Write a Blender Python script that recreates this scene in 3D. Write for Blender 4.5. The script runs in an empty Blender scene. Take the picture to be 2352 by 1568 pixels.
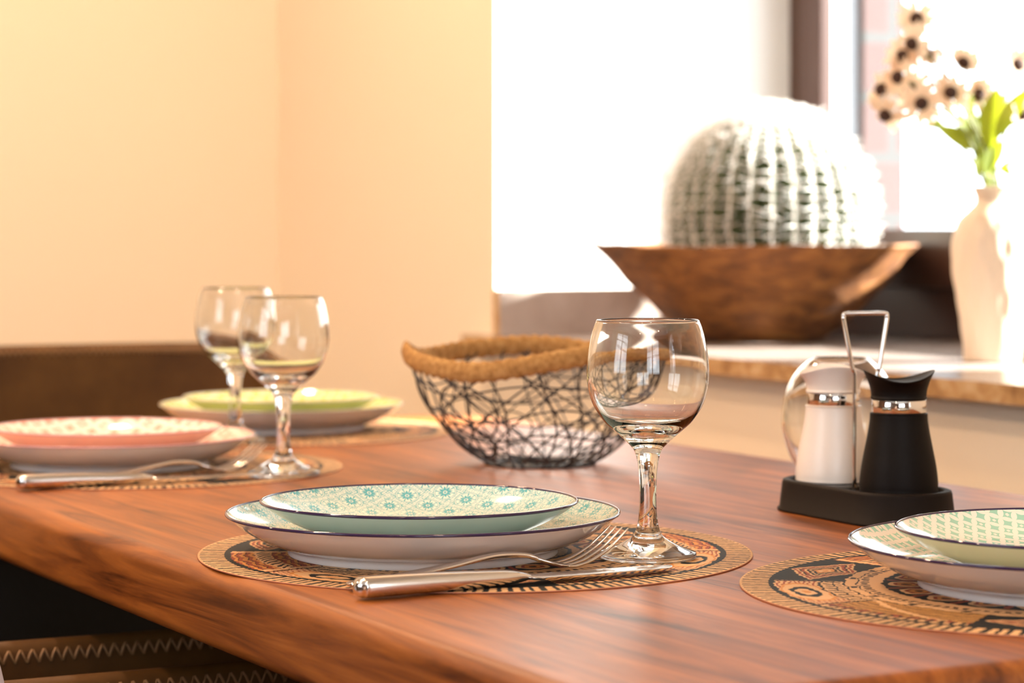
import bpy, bmesh, math, random
import numpy as np
from mathutils import Vector, noise, Matrix
sc = bpy.context.scene
random.seed(7)
PI = math.pi
AL = math.radians(26.5); CA, SA = math.cos(AL), math.sin(AL)
TT = 0.75                     # table top height
CH = 0.2228                   # camera above the table top
F = 85 / 36 * 2352

def W(X, Z, h=0.0):           # sideways, forward of the viewpoint and height over the table -> room coordinates
    return Vector((X * CA + Z * SA, -X * SA + Z * CA, TT + h))

# ------------------------------------------------------------------ camera
cam = bpy.data.cameras.new('camera'); camo = bpy.data.objects.new('camera', cam)
sc.collection.objects.link(camo); sc.camera = camo
cam.lens = 85; cam.sensor_width = 36; cam.shift_y = -259 / 2352
camo.location = (0, 0, TT + CH); camo.rotation_euler = (PI / 2, 0, -AL)
cam.dof.use_dof = True; cam.dof.focus_distance = 1.60; cam.dof.aperture_fstop = 7.6
cam.clip_start = 0.02

# ------------------------------------------------------------------ world, sun, window light, lamps, exposure
wd = bpy.data.worlds.new('sky'); sc.world = wd; wd.use_nodes = True
bg = wd.node_tree.nodes['Background']; bg.inputs[0].default_value = (0.86, 0.93, 1.0, 1); bg.inputs[1].default_value = 5.2
def light(name, kind, loc, energy, color, size=None, size_y=None, direction=None, **kw):
    l = bpy.data.lights.new(name, kind); l.energy = energy; l.color = color
    o = bpy.data.objects.new(name, l); sc.collection.objects.link(o); o.location = loc
    if kind == 'AREA':
        l.shape = 'RECTANGLE'; l.size = size; l.size_y = size_y or size
    if direction is not None:
        o.rotation_euler = Vector(direction).to_track_quat('-Z', 'Y').to_euler()
    for k, v in kw.items(): setattr(l, k, v)
    return o
EL = math.radians(27)
light('sun', 'SUN', (4, 0, 4), 54.0, (1.0, 0.97, 0.92), direction=(-0.908 * math.cos(EL), 0.418 * math.cos(EL), -math.sin(EL)), angle=math.radians(3))
light('daylight_side_window', 'AREA', (1.90, -1.20, 1.45), 15, (0.80, 0.88, 1.0), .95, .75, (-1, 0.0, 0))
light('daylight_rear_window', 'AREA', (-0.55, -2.24, 1.55), 5, (0.86, 0.92, 1.0), .9, .8, (0, 1, 0))
light('daylight_left_window', 'AREA', (-2.24, 1.1, 1.55), 1.5, (0.86, 0.92, 1.0), .5, .7, (1, 0, 0))
for (x, y) in ((-0.25, 0.35), (0.55, 0.75), (-0.9, 1.9), (0.1, 2.4), (0.9, 3.3), (-0.9, 3.3), (0.6, -0.9), (-1.3, -0.6)):
    light('ceiling_lamp_light', 'AREA', (x, y, 2.46), 5 if y < 1.5 else 19, (1.0, 0.67, 0.42), 0.11, 0.11, (0, 0, -1), spread=math.radians(170))
sc.view_settings.view_transform = 'Standard'; sc.view_settings.look = 'None'
sc.view_settings.gamma = 1.0; sc.view_settings.use_curve_mapping = False
sc.view_settings.exposure = 0.20
cy = sc.cycles
cy.max_bounces = 14; cy.transmission_bounces = 12; cy.glossy_bounces = 6; cy.diffuse_bounces = 5; cy.transparent_max_bounces = 16
cy.sample_clamp_indirect = 6.0; cy.use_denoising = True; cy.blur_glossy = 0.3

# ------------------------------------------------------------------ node helpers
def mat(name, base=(.8, .8, .8), rough=.5, metal=0., **kw):
    m = bpy.data.materials.new(name); m.use_nodes = True
    b = m.node_tree.nodes['Principled BSDF']
    b.inputs['Base Color'].default_value = (*base, 1); b.inputs['Roughness'].default_value = rough
    b.inputs['Metallic'].default_value = metal
    for k, v in kw.items(): b.inputs[k].default_value = v
    return m
class E:                                  # small expression builder over Math nodes
    nt = None
    def __init__(s, sock): s.s = sock
    @staticmethod
    def m(op, *a):
        n = E.nt.nodes.new('ShaderNodeMath'); n.operation = op
        for i, v in enumerate(a):
            if isinstance(v, E): E.nt.links.new(v.s, n.inputs[i])
            else: n.inputs[i].default_value = float(v)
        return E(n.outputs[0])
    def __add__(s, o): return E.m('ADD', s, o)
    __radd__ = __add__
    def __sub__(s, o): return E.m('SUBTRACT', s, o)
    def __rsub__(s, o): return E.m('SUBTRACT', o, s)
    def __mul__(s, o): return E.m('MULTIPLY', s, o)
    __rmul__ = __mul__
    def __truediv__(s, o): return E.m('DIVIDE', s, o)
    def __lt__(s, o): return E.m('LESS_THAN', s, o)
    def __gt__(s, o): return E.m('GREATER_THAN', s, o)
    def abs(s): return E.m('ABSOLUTE', s)
    def cos(s): return E.m('COSINE', s)
    def sin(s): return E.m('SINE', s)
    def floor(s): return E.m('FLOOR', s)
    def sqrt(s): return E.m('SQRT', s)
    def max(s, o): return E.m('MAXIMUM', s, o)
    def min(s, o): return E.m('MINIMUM', s, o)
    def mod(s, k): return E.m('FLOORED_MODULO', s, k)
def hyp(a, b): return (a * a + b * b).sqrt()
def objxy(nt, rot=0.0):
    E.nt = nt
    tc = nt.nodes.new('ShaderNodeTexCoord'); mp = nt.nodes.new('ShaderNodeMapping')
    mp.inputs['Rotation'].default_value = (0, 0, rot)
    nt.links.new(tc.outputs['Object'], mp.inputs[0])
    sp = nt.nodes.new('ShaderNodeSeparateXYZ'); nt.links.new(mp.outputs[0], sp.inputs[0])
    return E(sp.outputs[0]) * 1000, E(sp.outputs[1]) * 1000
def mixcol(nt, fac, a, b):
    n = nt.nodes.new('ShaderNodeMix'); n.data_type = 'RGBA'
    if isinstance(fac, E): nt.links.new(fac.s, n.inputs[0])
    elif hasattr(fac, 'node'): nt.links.new(fac, n.inputs[0])
    else: n.inputs[0].default_value = fac
    for i, v in ((6, a), (7, b)):
        if isinstance(v, tuple): n.inputs[i].default_value = (*v, 1)
        else: nt.links.new(v, n.inputs[i])
    return n.outputs[2]
def noise_tex(nt, scale=(1, 1, 1), sc_=5., detail=4., rough=.5, dist=0., coord='Object'):
    tc = nt.nodes.new('ShaderNodeTexCoord'); mp = nt.nodes.new('ShaderNodeMapping')
    mp.inputs['Scale'].default_value = scale; nt.links.new(tc.outputs[coord], mp.inputs[0])
    n = nt.nodes.new('ShaderNodeTexNoise'); nt.links.new(mp.outputs[0], n.inputs['Vector'])
    n.inputs['Scale'].default_value = sc_; n.inputs['Detail'].default_value = detail
    n.inputs['Roughness'].default_value = rough; n.inputs['Distortion'].default_value = dist
    return n.outputs['Fac']
def ramp(nt, fac, stops):
    n = nt.nodes.new('ShaderNodeValToRGB'); nt.links.new(fac, n.inputs[0])
    while len(n.color_ramp.elements) < len(stops): n.color_ramp.elements.new(.5)
    for e, (p, c) in zip(n.color_ramp.elements, stops): e.position = p; e.color = (*c, 1)
    return n.outputs[0]
def bump(nt, height, strength=.3, dist=.001):
    n = nt.nodes.new('ShaderNodeBump'); n.inputs['Strength'].default_value = strength
    n.inputs['Distance'].default_value = dist; nt.links.new(height, n.inputs['Height'])
    nt.links.new(n.outputs[0], nt.nodes['Principled BSDF'].inputs['Normal'])
def setin(m, name, sock): m.node_tree.links.new(sock, m.node_tree.nodes['Principled BSDF'].inputs[name])

# ------------------------------------------------------------------ materials
M = {}
m = M['cream_wall'] = mat('cream plaster', (.88, .755, .58), .85); nt = m.node_tree
bump(nt, noise_tex(nt, sc_=140., detail=3), .12, .002)
m = M['white_plaster'] = mat('white plaster', (.86, .83, .79), .85); nt = m.node_tree
bump(nt, noise_tex(nt, sc_=140., detail=3), .12, .002)
M['dark_wall'] = mat('dark brown low bounce wall', (.10, .055, .032), .8)  # unseen walls darkened to cut bounce light and raise contrast
M['sun_blocker'] = mat('grey blind cloth', (.30, .27, .24), .9)  # cloth of the sheet added to stop the sun
M['ceiling'] = mat('ceiling paint', (.85, .80, .72), .9)
m = M['floor'] = mat('dark floor boards', (.05, .025, .015), .45); nt = m.node_tree
setin(m, 'Base Color', ramp(nt, noise_tex(nt, (1, 14, 1), 3.), [(.3, (.015, .007, .004)), (.7, (.04, .020, .010))]))
# table wood
m = M['wood'] = mat('oiled walnut', (.3, .1, .04), .34); nt = m.node_tree
n1 = noise_tex(nt, (16, 1.1, 16), 3.2, 7, .62, 1.1)
n2 = noise_tex(nt, (120, 3.5, 120), 2.5, 4, .6, .4)
n3 = noise_tex(nt, (3.0, .7, 3.0), 2.0, 3, .5, .8)
c1 = ramp(nt, n1, [(.30, (.075, .018, .003)), (.45, (.25, .074, .012)), (.58, (.38, .125, .022)), (.78, (.50, .190, .038))])
c2 = mixcol(nt, n2, (.50, .42, .36), (1.22, 1.20, 1.18))
mm = nt.nodes.new('ShaderNodeMix'); mm.data_type = 'RGBA'; mm.blend_type = 'MULTIPLY'; mm.inputs[0].default_value = 1
nt.links.new(c1, mm.inputs[6]); nt.links.new(c2, mm.inputs[7])
mm2 = nt.nodes.new('ShaderNodeMix'); mm2.data_type = 'RGBA'; mm2.blend_type = 'MULTIPLY'; mm2.inputs[0].default_value = 1
nt.links.new(mm.outputs[2], mm2.inputs[6]); nt.links.new(mixcol(nt, n3, (.78, .72, .70), (1.18, 1.16, 1.14)), mm2.inputs[7])
x, y = objxy(nt)
seam = ((x - 256).abs() < .8).max((x - 520).abs() < .7)
setin(m, 'Base Color', mixcol(nt, seam * .8, mm2.outputs[2], (.03, .01, .006)))
setin(m, 'Roughness', (E(n2) * .12 + .36).s)
nt.nodes['Principled BSDF'].inputs['Specular IOR Level'].default_value = .32
nt.nodes['Principled BSDF'].inputs['Coat Roughness'].default_value = .28
bump(nt, n2, .10, .0006)
# stone
def stone(name, stops, rough, s):
    m = mat(name, (.5, .4, .3), rough); nt = m.node_tree
    setin(m, 'Base Color', ramp(nt, noise_tex(nt, sc_=s, detail=8, rough=.65, dist=.6), stops)); return m
M['stone_top'] = stone('polished beige stone darkened for sun', [(.3, (.19, .145, .12)), (.5, (.27, .215, .185)), (.7, (.35, .295, .26))], .22, 9)  # sill stone darkened in colour to offset its sunlit strip
M['stone_panel'] = stone('honed beige stone lightened for shade', [(.3, (.36, .275, .225)), (.5, (.48, .39, .33)), (.7, (.60, .51, .45))], .4, 9)  # same stone lightened in colour for the unlit upstand
M['stone_edge'] = stone('rough beige stone edge', [(.30, (.20, .09, .03)), (.5, (.46, .27, .11)), (.68, (.62, .45, .26))], .5, 38)
m = M['frame'] = mat('brown window frame', (.060, .026, .016), .34)
M['grey_lining'] = mat('grey window lining', (.26, .26, .275), .5)
M['bead'] = mat('white glazing bead', (.8, .79, .77), .5)
m = M['pane'] = bpy.data.materials.new('window glass'); m.use_nodes = True; nt = m.node_tree; nt.nodes.clear()
o = nt.nodes.new('ShaderNodeOutputMaterial'); mx = nt.nodes.new('ShaderNodeMixShader'); mx.inputs[0].default_value = .05
tr = nt.nodes.new('ShaderNodeBsdfTransparent'); gl = nt.nodes.new('ShaderNodeBsdfGlossy'); gl.inputs['Roughness'].default_value = .02
tr.inputs[0].default_value = (.96, .98, .98, 1)
nt.links.new(tr.outputs[0], mx.inputs[1]); nt.links.new(gl.outputs[0], mx.inputs[2]); nt.links.new(mx.outputs[0], o.inputs[0])
m = M['brick'] = mat('red brick', (.5, .2, .15), .95, **{'Specular IOR Level': 0.0}); nt = m.node_tree
tc = nt.nodes.new('ShaderNodeTexCoord'); mp = nt.nodes.new('ShaderNodeMapping'); mp.inputs['Rotation'].default_value = (-PI / 2, 0, 0); mp.inputs['Location'].default_value = (.03, .055, 0)
nt.links.new(tc.outputs['Object'], mp.inputs[0]); bt = nt.nodes.new('ShaderNodeTexBrick'); nt.links.new(mp.outputs[0], bt.inputs[0])
bt.inputs['Color1'].default_value = (.110, .074, .070, 1); bt.inputs['Color2'].default_value = (.100, .066, .062, 1); bt.inputs['Mortar'].default_value = (.088, .085, .083, 1)
bt.inputs['Scale'].default_value = 1; bt.inputs['Brick Width'].default_value = .24; bt.inputs['Row Height'].default_value = .095; bt.inputs['Mortar Size'].default_value = .009
setin(m, 'Base Color', bt.outputs[0])
# glass
def glass(name, rough=0., ior=1.5):
    m = bpy.data.materials.new(name); m.use_nodes = True; nt = m.node_tree; nt.nodes.clear()
    o = nt.nodes.new('ShaderNodeOutputMaterial'); g = nt.nodes.new('ShaderNodeBsdfGlass')
    g.inputs['IOR'].default_value = ior; g.inputs['Roughness'].default_value = rough; g.inputs['Color'].default_value = (.985, .99, .985, 1)
    nt.links.new(g.outputs[0], o.inputs[0]); return m
M['glass'] = glass('clear glass')
# metals and plastics
m = M['steel'] = mat('polished steel', (.74, .70, .66), .17, 1.); nt = m.node_tree
bump(nt, noise_tex(nt, (4, 1, 1), 160., 3), .03, .0003)
M['chrome'] = mat('chrome', (.82, .80, .78), .06, 1.)
M['black_plastic'] = mat('matt black plastic', (.004, .0025, .002), .55, **{'Specular IOR Level': .16})
M['white_plastic'] = mat('satin white plastic', (.78, .72, .66), .33)
M['grey_base'] = mat('grey rubber base', (.20, .18, .16), .6)
m = M['tray'] = mat('black stained wood tray', (.007, .004, .003), .6, **{'Specular IOR Level': .14}); nt = m.node_tree
bump(nt, noise_tex(nt, (1, 1, 9), 30., 4), .2, .0004)
M['wire'] = mat('dark coated wire', (.022, .021, .026), .4)
m = M['rope'] = mat('braided seagrass', (.5, .27, .08), .85); nt = m.node_tree
nz = noise_tex(nt, sc_=170., detail=5, rough=.7)
setin(m, 'Base Color', ramp(nt, nz, [(.32, (.26, .115, .028)), (.55, (.52, .28, .085)), (.75, (.68, .43, .18))]))
bump(nt, nz, .9, .0025)
m = M['bark'] = mat('carved brown wood', (.3, .1, .03), .7); nt = m.node_tree
nz = noise_tex(nt, (1, 1, 2.6), 26., 6, .65, .5)
setin(m, 'Base Color', ramp(nt, nz, [(.28, (.055, .017, .003)), (.5, (.20, .068, .012)), (.72, (.36, .145, .03))]))
bump(nt, nz, .8, .006)
m = M['ceramic'] = mat('matt cream ceramic', (.66, .54, .41), .5); nt = m.node_tree
x_ = noise_tex(nt, (1, 1, .2), 60., 2)
bump(nt, x_, .25, .002)
m = M['leather'] = mat('brown suede leather', (.12, .055, .022), .62); nt = m.node_tree
nz = noise_tex(nt, sc_=9., detail=6, rough=.6)
setin(m, 'Base Color', ramp(nt, nz, [(.3, (.055, .021, .004)), (.7, (.12, .052, .010))]))
bump(nt, noise_tex(nt, sc_=220., detail=3), .15, .001)
nt.nodes['Principled BSDF'].inputs['Specular IOR Level'].default_value = .2
M['thread'] = mat('tan thread', (.24, .12, .045), .6)
M['black_metal'] = mat('black metal leg', (.012, .011, .010), .5)
m = M['pillow'] = mat('pale lilac linen', (.66, .62, .70), .85); nt = m.node_tree
bump(nt, noise_tex(nt, sc_=300., detail=2), .3, .001)
m = M['cactus'] = mat('cactus skin', (.09, .14, .05), .55); nt = m.node_tree
setin(m, 'Base Color', ramp(nt, noise_tex(nt, sc_=14., detail=3), [(.3, (.03, .05, .016)), (.7, (.09, .11, .04))]))
M['spine'] = mat('pale cactus spines', (.86, .82, .76), .6)
def leafy(name, col, tcol, fac=.5):
    m = bpy.data.materials.new(name); m.use_nodes = True; nt = m.node_tree; b = nt.nodes['Principled BSDF']
    b.inputs['Base Color'].default_value = (*col, 1); b.inputs['Roughness'].default_value = .55
    t = nt.nodes.new('ShaderNodeBsdfTranslucent'); t.inputs[0].default_value = (*tcol, 1)
    x = nt.nodes.new('ShaderNodeMixShader'); x.inputs[0].default_value = fac
    nt.links.new(b.outputs[0], x.inputs[1]); nt.links.new(t.outputs[0], x.inputs[2])
    nt.links.new(x.outputs[0], nt.nodes['Material Output'].inputs[0]); return m
M['leaf'] = leafy('green leaf', (.13, .17, .02), (.42, .46, .02))
M['petal'] = leafy('dried cream petal', (.74, .60, .48), (.85, .58, .36), .6)
M['centre'] = mat('dark brown seed head', (.045, .018, .010), .85)
M['stem'] = mat('olive stem', (.16, .17, .05), .6)
M['lamp_body'] = mat('white lamp ring', (.8, .8, .8), .4)
# plates
M['glaze'] = mat('white glaze', (.72, .67, .63), .09); M['glaze'].node_tree.nodes['Principled BSDF'].inputs['Coat Weight'].default_value = .5
M['aqua_glaze'] = mat('pale aqua glaze', (.52, .58, .54), .14)
M['olive_glaze'] = mat('pale green glaze', (.60, .55, .38), .14)
M['pink_glaze'] = mat('pale pink glaze', (.78, .46, .36), .14)
M['lime_glaze'] = mat('pale lime glaze', (.62, .66, .30), .14)
M['rim_dark'] = mat('dark violet rim line', (.035, .018, .060), .05)
M['rim_pink'] = mat('rose rim line', (.55, .30, .30), .12)
M['rim_lime'] = mat('pale rim line', (.62, .58, .46), .12)
def star_plate(name):
    m = mat(name, (.8, .8, .8), .10); nt = m.node_tree; x, y = objxy(nt, .35)
    P = 19.5
    x = x + E(noise_tex(nt, sc_=40., detail=1)) * .6; 
    cx = x.mod(P) - P / 2; cyy = y.mod(P) - P / 2
    r = hyp(cx, cyy); th = E.m('ARCTAN2', cyy, cx)
    tri = E.m('ARCCOSINE', (th * 8).cos()) / PI           # 0 at the eight points, 1 between them
    star = (r < (5.6 - tri * 3.0)) * (((r - 1.25).abs() > .35))
    rings = ((r - 7.3).abs() < .22).max((r - 8.4).abs() < .22)
    spokes = (tri > .80) * (r > 3.2) * (r < 7.2)
    ax = (x + P / 2).mod(P) - P / 2; ay = (y + P / 2).mod(P) - P / 2
    r2 = hyp(ax, ay); t2 = E.m('ARCTAN2', ay, ax)
    pet = ((r2 - (1.0 + 3.4 * (t2 * 4).cos().abs())).abs() < .33)
    pet2 = ((r2 - (2.4 + 3.0 * (t2 * 2 + .8).sin().abs())).abs() < .26) * (r < 50)
    bx = cx.abs(); by = cyy.abs()
    dots = (hyp((bx - P / 2) , by.mod(2.4) - 1.2) < .75) + (hyp((by - P / 2), bx.mod(2.4) - 1.2) < .75)
    out = (r > 8.4)
    mesh_ = (E.m('ABSOLUTE', (x * 1.9).sin() * (y * 1.9).sin()) < .22) * out
    t = star.max(rings).max(spokes).max(pet).max(pet2 * out).max(mesh_ * .9)
    t = t * (1 - dots * out.min(1.) * .8)
    setin(m, 'Base Color', mixcol(nt, t, (.72, .76, .66), (.10, .40, .45))); return m
def lens_plate(name, s, bgc, fg, rot=.5, invert=False):
    m = mat(name, (.8, .8, .8), .10); nt = m.node_tree; x, y = objxy(nt, rot)
    x = x / s; y = y / s
    fx = x.mod(1); fy = y.mod(1)
    ins = None
    for (a, b) in ((0, 0), (1, 0), (0, 1), (1, 1)):
        q = hyp(fx - a, fy - b) < .725
        ins = q if ins is None else ins + q
    petal = ins > 1.5
    ix = (x + .5).floor(); iy = (y + .5).floor(); par = (ix + iy).mod(2)
    dx = (x - ix).abs(); dy = (y - iy).abs(); d = dx + dy
    dd = dx.max(dy)
    inner_ = dd < (.5 - .30 * (1 - (dx - dy).abs() * 2).max(.2) )
    t = (1 - petal) * ((1 - par) + par * (d > .17)).min(1.)
    setin(m, 'Base Color', mixcol(nt, t, bgc, fg)); return m
M['star_print'] = star_plate('teal star print')
M['mint_print'] = lens_plate('mint lattice print', 8.8, (.86, .82, .74), (.33, .62, .50), .45)
M['pink_print'] = lens_plate('coral lattice print', 15., (.90, .78, .70), (.86, .40, .31), .2)
M['lime_print'] = lens_plate('lime lattice print', 13., (.78, .80, .50), (.55, .62, .09), .3)
# mat print
m = M['mat_print'] = mat('printed woven place mat', (.5, .3, .1), .7, **{'Specular IOR Level': .22}); nt = m.node_tree
at = nt.nodes.new('ShaderNodeAttribute'); at.attribute_name = 'print'; setin(m, 'Base Color', at.outputs[0])
bump(nt, noise_tex(nt, sc_=700., detail=2), .25, .0004)
M['mat_edge'] = mat('place mat cut edge', (.45, .16, .09), .8)

# ------------------------------------------------------------------ object helpers
def mesh_obj(name, verts, faces, mats, parent=None, smooth=True, midx=None, loc=None, recalc=True):
    me = bpy.data.meshes.new(name); me.from_pydata([tuple(v) for v in verts], [], faces)
    for q in (mats if isinstance(mats, (list, tuple)) else [mats]): me.materials.append(q)
    if smooth: me.polygons.foreach_set('use_smooth', [True] * len(me.polygons))
    if midx is not None: me.polygons.foreach_set('material_index', midx)
    if recalc and len(verts) < 60000:
        bm = bmesh.new(); bm.from_mesh(me); bmesh.ops.recalc_face_normals(bm, faces=bm.faces); bm.to_mesh(me); bm.free()
    me.update()
    o = bpy.data.objects.new(name, me); sc.collection.objects.link(o)
    if parent: o.parent = parent
    if loc is not None: o.location = loc
    return o
def tag(o, label=None, cat=None, group=None, kind=None):
    if label: o['label'] = label
    if cat: o['category'] = cat
    if group: o['group'] = group
    if kind: o['kind'] = kind
    return o
def empty(name, loc=(0, 0, 0), rz=0.):
    o = bpy.data.objects.new(name, None); sc.collection.objects.link(o); o.location = loc
    o.rotation_euler = (0, 0, rz); o.empty_display_size = .05; return o
def copy_tree(o, parent=None):
    c = o.copy(); sc.collection.objects.link(c); c.parent = parent
    for ch in list(o.children): copy_tree(ch, c)
    return c
def catmull(pts, n=6):
    P = [np.array(p, float) for p in pts]; out = []
    for i in range(len(P) - 1):
        p0 = P[max(i - 1, 0)]; p1 = P[i]; p2 = P[i + 1]; p3 = P[min(i + 2, len(P) - 1)]
        for k in range(n):
            t = k / n
            out.append(.5 * ((2 * p1) + (-p0 + p2) * t + (2 * p0 - 5 * p1 + 4 * p2 - p3) * t * t + (-p0 + 3 * p1 - 3 * p2 + p3) * t ** 3))
    out.append(P[-1]); return out
def lathe_data(prof, n=96, fn=None, smat=None):
    V = []; Fc = []; rows = []; mi = []
    for (r, z) in prof:
        if r < 1e-7:
            rows.append([len(V)]); V.append((0, 0, z))
        else:
            row = []
            for k in range(n):
                a = 2 * PI * k / n; p = (r * math.cos(a), r * math.sin(a), z)
                if fn: p = fn(p, r, a, z)
                row.append(len(V)); V.append(p)
            rows.append(row)
    for i in range(len(rows) - 1):
        A, B = rows[i], rows[i + 1]; s = smat[i] if smat else 0
        for k in range(n):
            k2 = (k + 1) % n
            if len(A) == 1 and len(B) == 1: continue
            if len(A) == 1: Fc.append((A[0], B[k2], B[k])) 
            elif len(B) == 1: Fc.append((A[k], A[k2], B[0]))
            else: Fc.append((A[k], A[k2], B[k2], B[k]))
            mi.append(s)
    return V, Fc, mi
def lathe(name, prof, mats, parent=None, n=96, fn=None, smat=None, loc=None):
    V, Fc, mi = lathe_data(prof, n, fn, smat)
    return mesh_obj(name, V, Fc, mats, parent, True, mi, loc, False)
def tube_data(path, rad, n=8, closed=False, V=None, Fc=None, flat=None):
    V = [] if V is None else V; Fc = [] if Fc is None else Fc
    P = [Vector(p) for p in path]; N = len(P); base = len(V); up = None
    for i in range(N):
        if closed: t = (P[(i + 1) % N] - P[i - 1])
        else: t = P[min(i + 1, N - 1)] - P[max(i - 1, 0)]
        t = t.normalized() if t.length > 1e-9 else Vector((0, 0, 1))
        if up is None:
            up = Vector((0, 0, 1)) if abs(t.z) < .9 else Vector((1, 0, 0))
        s = t.cross(up)
        if s.length < 1e-6: s = t.orthogonal()
        s.normalize(); u = s.cross(t).normalized(); 
        if not flat: up = u
        r = rad(i / max(N - 1, 1)) if callable(rad) else rad
        ra, rb = (r, r) if not flat else flat
        for k in range(n):
            a = 2 * PI * k / n; V.append(P[i] + s * (ra * math.cos(a)) + u * (rb * math.sin(a)))
    for i in range(N if closed else N - 1):
        j = (i + 1) % N
        for k in range(n):
            k2 = (k + 1) % n
            Fc.append((base + i * n + k, base + i * n + k2, base + j * n + k2, base + j * n + k))
    if not closed:
        Fc.append(tuple(base + k for k in range(n))[::-1]); Fc.append(tuple(base + (N - 1) * n + k for k in range(n)))
    return V, Fc
def tube(name, path, rad, mats, parent=None, n=8, closed=False, flat=None):
    V, Fc = tube_data(path, rad, n, closed, flat=flat); return mesh_obj(name, V, Fc, mats, parent)
def boxes(name, lst, mats, parent=None, bev=0., midx=None, seg=2):
    V = []; Fc = []
    for (x0, x1, y0, y1, z0, z1) in lst:
        b = len(V)
        V += [(x, y, z) for z in (z0, z1) for y in (y0, y1) for x in (x0, x1)]
        Fc += [tuple(b + i for i in f) for f in ((0, 2, 3, 1), (4, 5, 7, 6), (0, 1, 5, 4), (2, 6, 7, 3), (0, 4, 6, 2), (1, 3, 7, 5))]
    o = mesh_obj(name, V, Fc, mats, parent, False, midx)
    if bev:
        md = o.modifiers.new('bevel', 'BEVEL'); md.width = bev; md.segments = seg; md.limit_method = 'ANGLE'
        o.data.polygons.foreach_set('use_smooth', [True] * len(o.data.polygons))
        wn = o.modifiers.new('wn', 'WEIGHTED_NORMAL'); wn.keep_sharp = True
    return o

# ------------------------------------------------------------------ the room
XW, YC, XF = 1.61, 3.286, 2.137          # wall plane, edge of the window niche, plane of the window frame
YL, YB, XN = 4.20, -2.2, -2.2            # left wall, rear wall, far side wall
ZS, ZH, YR = TT + .0617 - .0207, 1.90, 1.86
XO = 2.272
def struct(o): o['kind'] = 'structure'; return o
fl = struct(boxes('floor', [(XN - .2, XO, YB - .2, YL + .2, -.1, 0)], M['floor']))
ce = struct(boxes('ceiling', [(XN - .2, XO, YB - .2, YL + .2, 2.5, 2.6)], M['ceiling']))
# window wall with two deep niches: boxes x from XW to XF(+)
def niche_wall(name, X0, X1, Y0, Y1, holes):
    L = []; y = Y0
    for (a, b, z0, z1) in holes:
        L.append((X0, X1, y, a, 0, 2.5)); L.append((X0, X1, a, b, 0, z0)); L.append((X0, X1, a, b, z1, 2.5)); y = b
    L.append((X0, X1, y, Y1, 0, 2.5)); return L
holes = [(-1.9, -.5, .85, ZH), (YR, YC, ZS, ZH)]
L = niche_wall('wall', XW, XF + .06, YB - .2, YL + .2, holes)
wr = struct(boxes('wall_right', L, [M['cream_wall'], M['white_plaster']]))
for p in wr.data.polygons:
    n = p.normal; c = p.center
    if abs(n.y) > .5 or abs(n.z) > .5: p.material_index = 1
ob = struct(boxes('trim_1', [(XF + .06, XO, YC - .124, YL + .2, 0, 2.5), (XF + .06, XO, -.5, YR + .1, 0, 2.5), (XF + .06, XO, YR + .1, YC - .124, 0, .86), (XF + .06, XO, YR + .1, YC - .124, ZH - .05, 2.5)], M['brick']))
ob['label'] = 'pinkish brick outer edge of the window opening'
struct(boxes('wall_left', [(XN - .2, XW, YL, YL + .15, 0, 2.5)], M['cream_wall']))
L = [(XN, -1.45, YB - .15, YB, 0, 2.5), (.35, XW, YB - .15, YB, 0, 2.5), (-1.45, .35, YB - .15, YB, 0, .85), (-1.45, .35, YB - .15, YB, 2.25, 2.5)]
struct(boxes('wall_back', L, M['dark_wall']))
L = [(XN - .15, XN, YB - .2, .4, 0, 2.5), (XN - .15, XN, 1.8, YL, 0, 2.5), (XN - .15, XN, .4, 1.8, 0, .85), (XN - .15, XN, .4, 1.8, 2.25, 2.5)]
struct(boxes('wall_front', L, M['dark_wall']))
# window in the niche
w1 = empty('window_1', (XF, (YR + YC) / 2, ZS)); w1['kind'] = 'structure'; w1['label'] = 'brown framed window in the white niche'
def wbox(name, lst, mt, bev=.002, parent=w1):
    ox, oy, oz = parent.location
    return boxes(name, [(a - ox, b - ox, c - oy, d - oy, e - oz, f - oz) for (a, b, c, d, e, f) in lst], mt, parent, bev)
ST = TT + .0617
YM = 2.70                                 # centre mullion starts here
wbox('frame', [(XF, XF + .06, 3.235, YC, ST, ZH), (XF, XF + .06, YR, YR + .05, ST, ZH), (XF, XF + .06, YR + .05, 3.235, ST, .8855), (XF, XF + .06, YR + .05, 3.235, ZH - .05, ZH), (XF, XF + .06, 2.640, 2.6515, .8855, ZH - .05)], M['frame'])
def sash(y0, y1):
    z0, z1 = .8857, ZH - .052
    SL = .028 if y0 > 2 else .058; SR = .058 if y1 > 3 else .028
    def ring(name, x0, x1, mt, e, parent):
        return wbox2(name, [(x0, x1, y1 - SR + e, y1, z0, z1), (x0, x1, y0, y0 + SL - e, z0, z1), (x0, x1, y0 + SL - e, y1 - SR + e, z0, z0 + .087), (x0, x1, y0 + SL - e, y1 - SR + e, z1 - .058, z1)], mt, parent)
    s = wbox('sash', [(XF - .014, XF + .008, y1 - SR, y1, z0, z1), (XF - .014, XF + .008, y0, y0 + SL, z0, z1), (XF - .014, XF + .008, y0 + SL, y1 - SR, z0, z0 + .087), (XF - .014, XF + .008, y0 + SL, y1 - SR, z1 - .058, z1)], M['frame'], .003)
    ring('glazing_bead', XF + .0085, XF + .039, M['bead'], 0, s)
    ring('outer_lining', XF + .0392, XF + .059, M['grey_lining'], 0, s)
    wbox2('pane', [(XF + .024, XF + .027, y0 + SL + .0005, y1 - SR - .0005, z0 + .0875, z1 - .0585)], M['pane'], s)
def wbox2(name, lst, mt, parent):
    ox, oy, oz = w1.location
    return boxes(name, [(a - ox, b - ox, c - oy, d - oy, e - oz, f - oz) for (a, b, c, d, e, f) in lst], mt, parent, 0)
sash(2.652, 3.233); sash(YR + .05, 2.6395)
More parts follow.
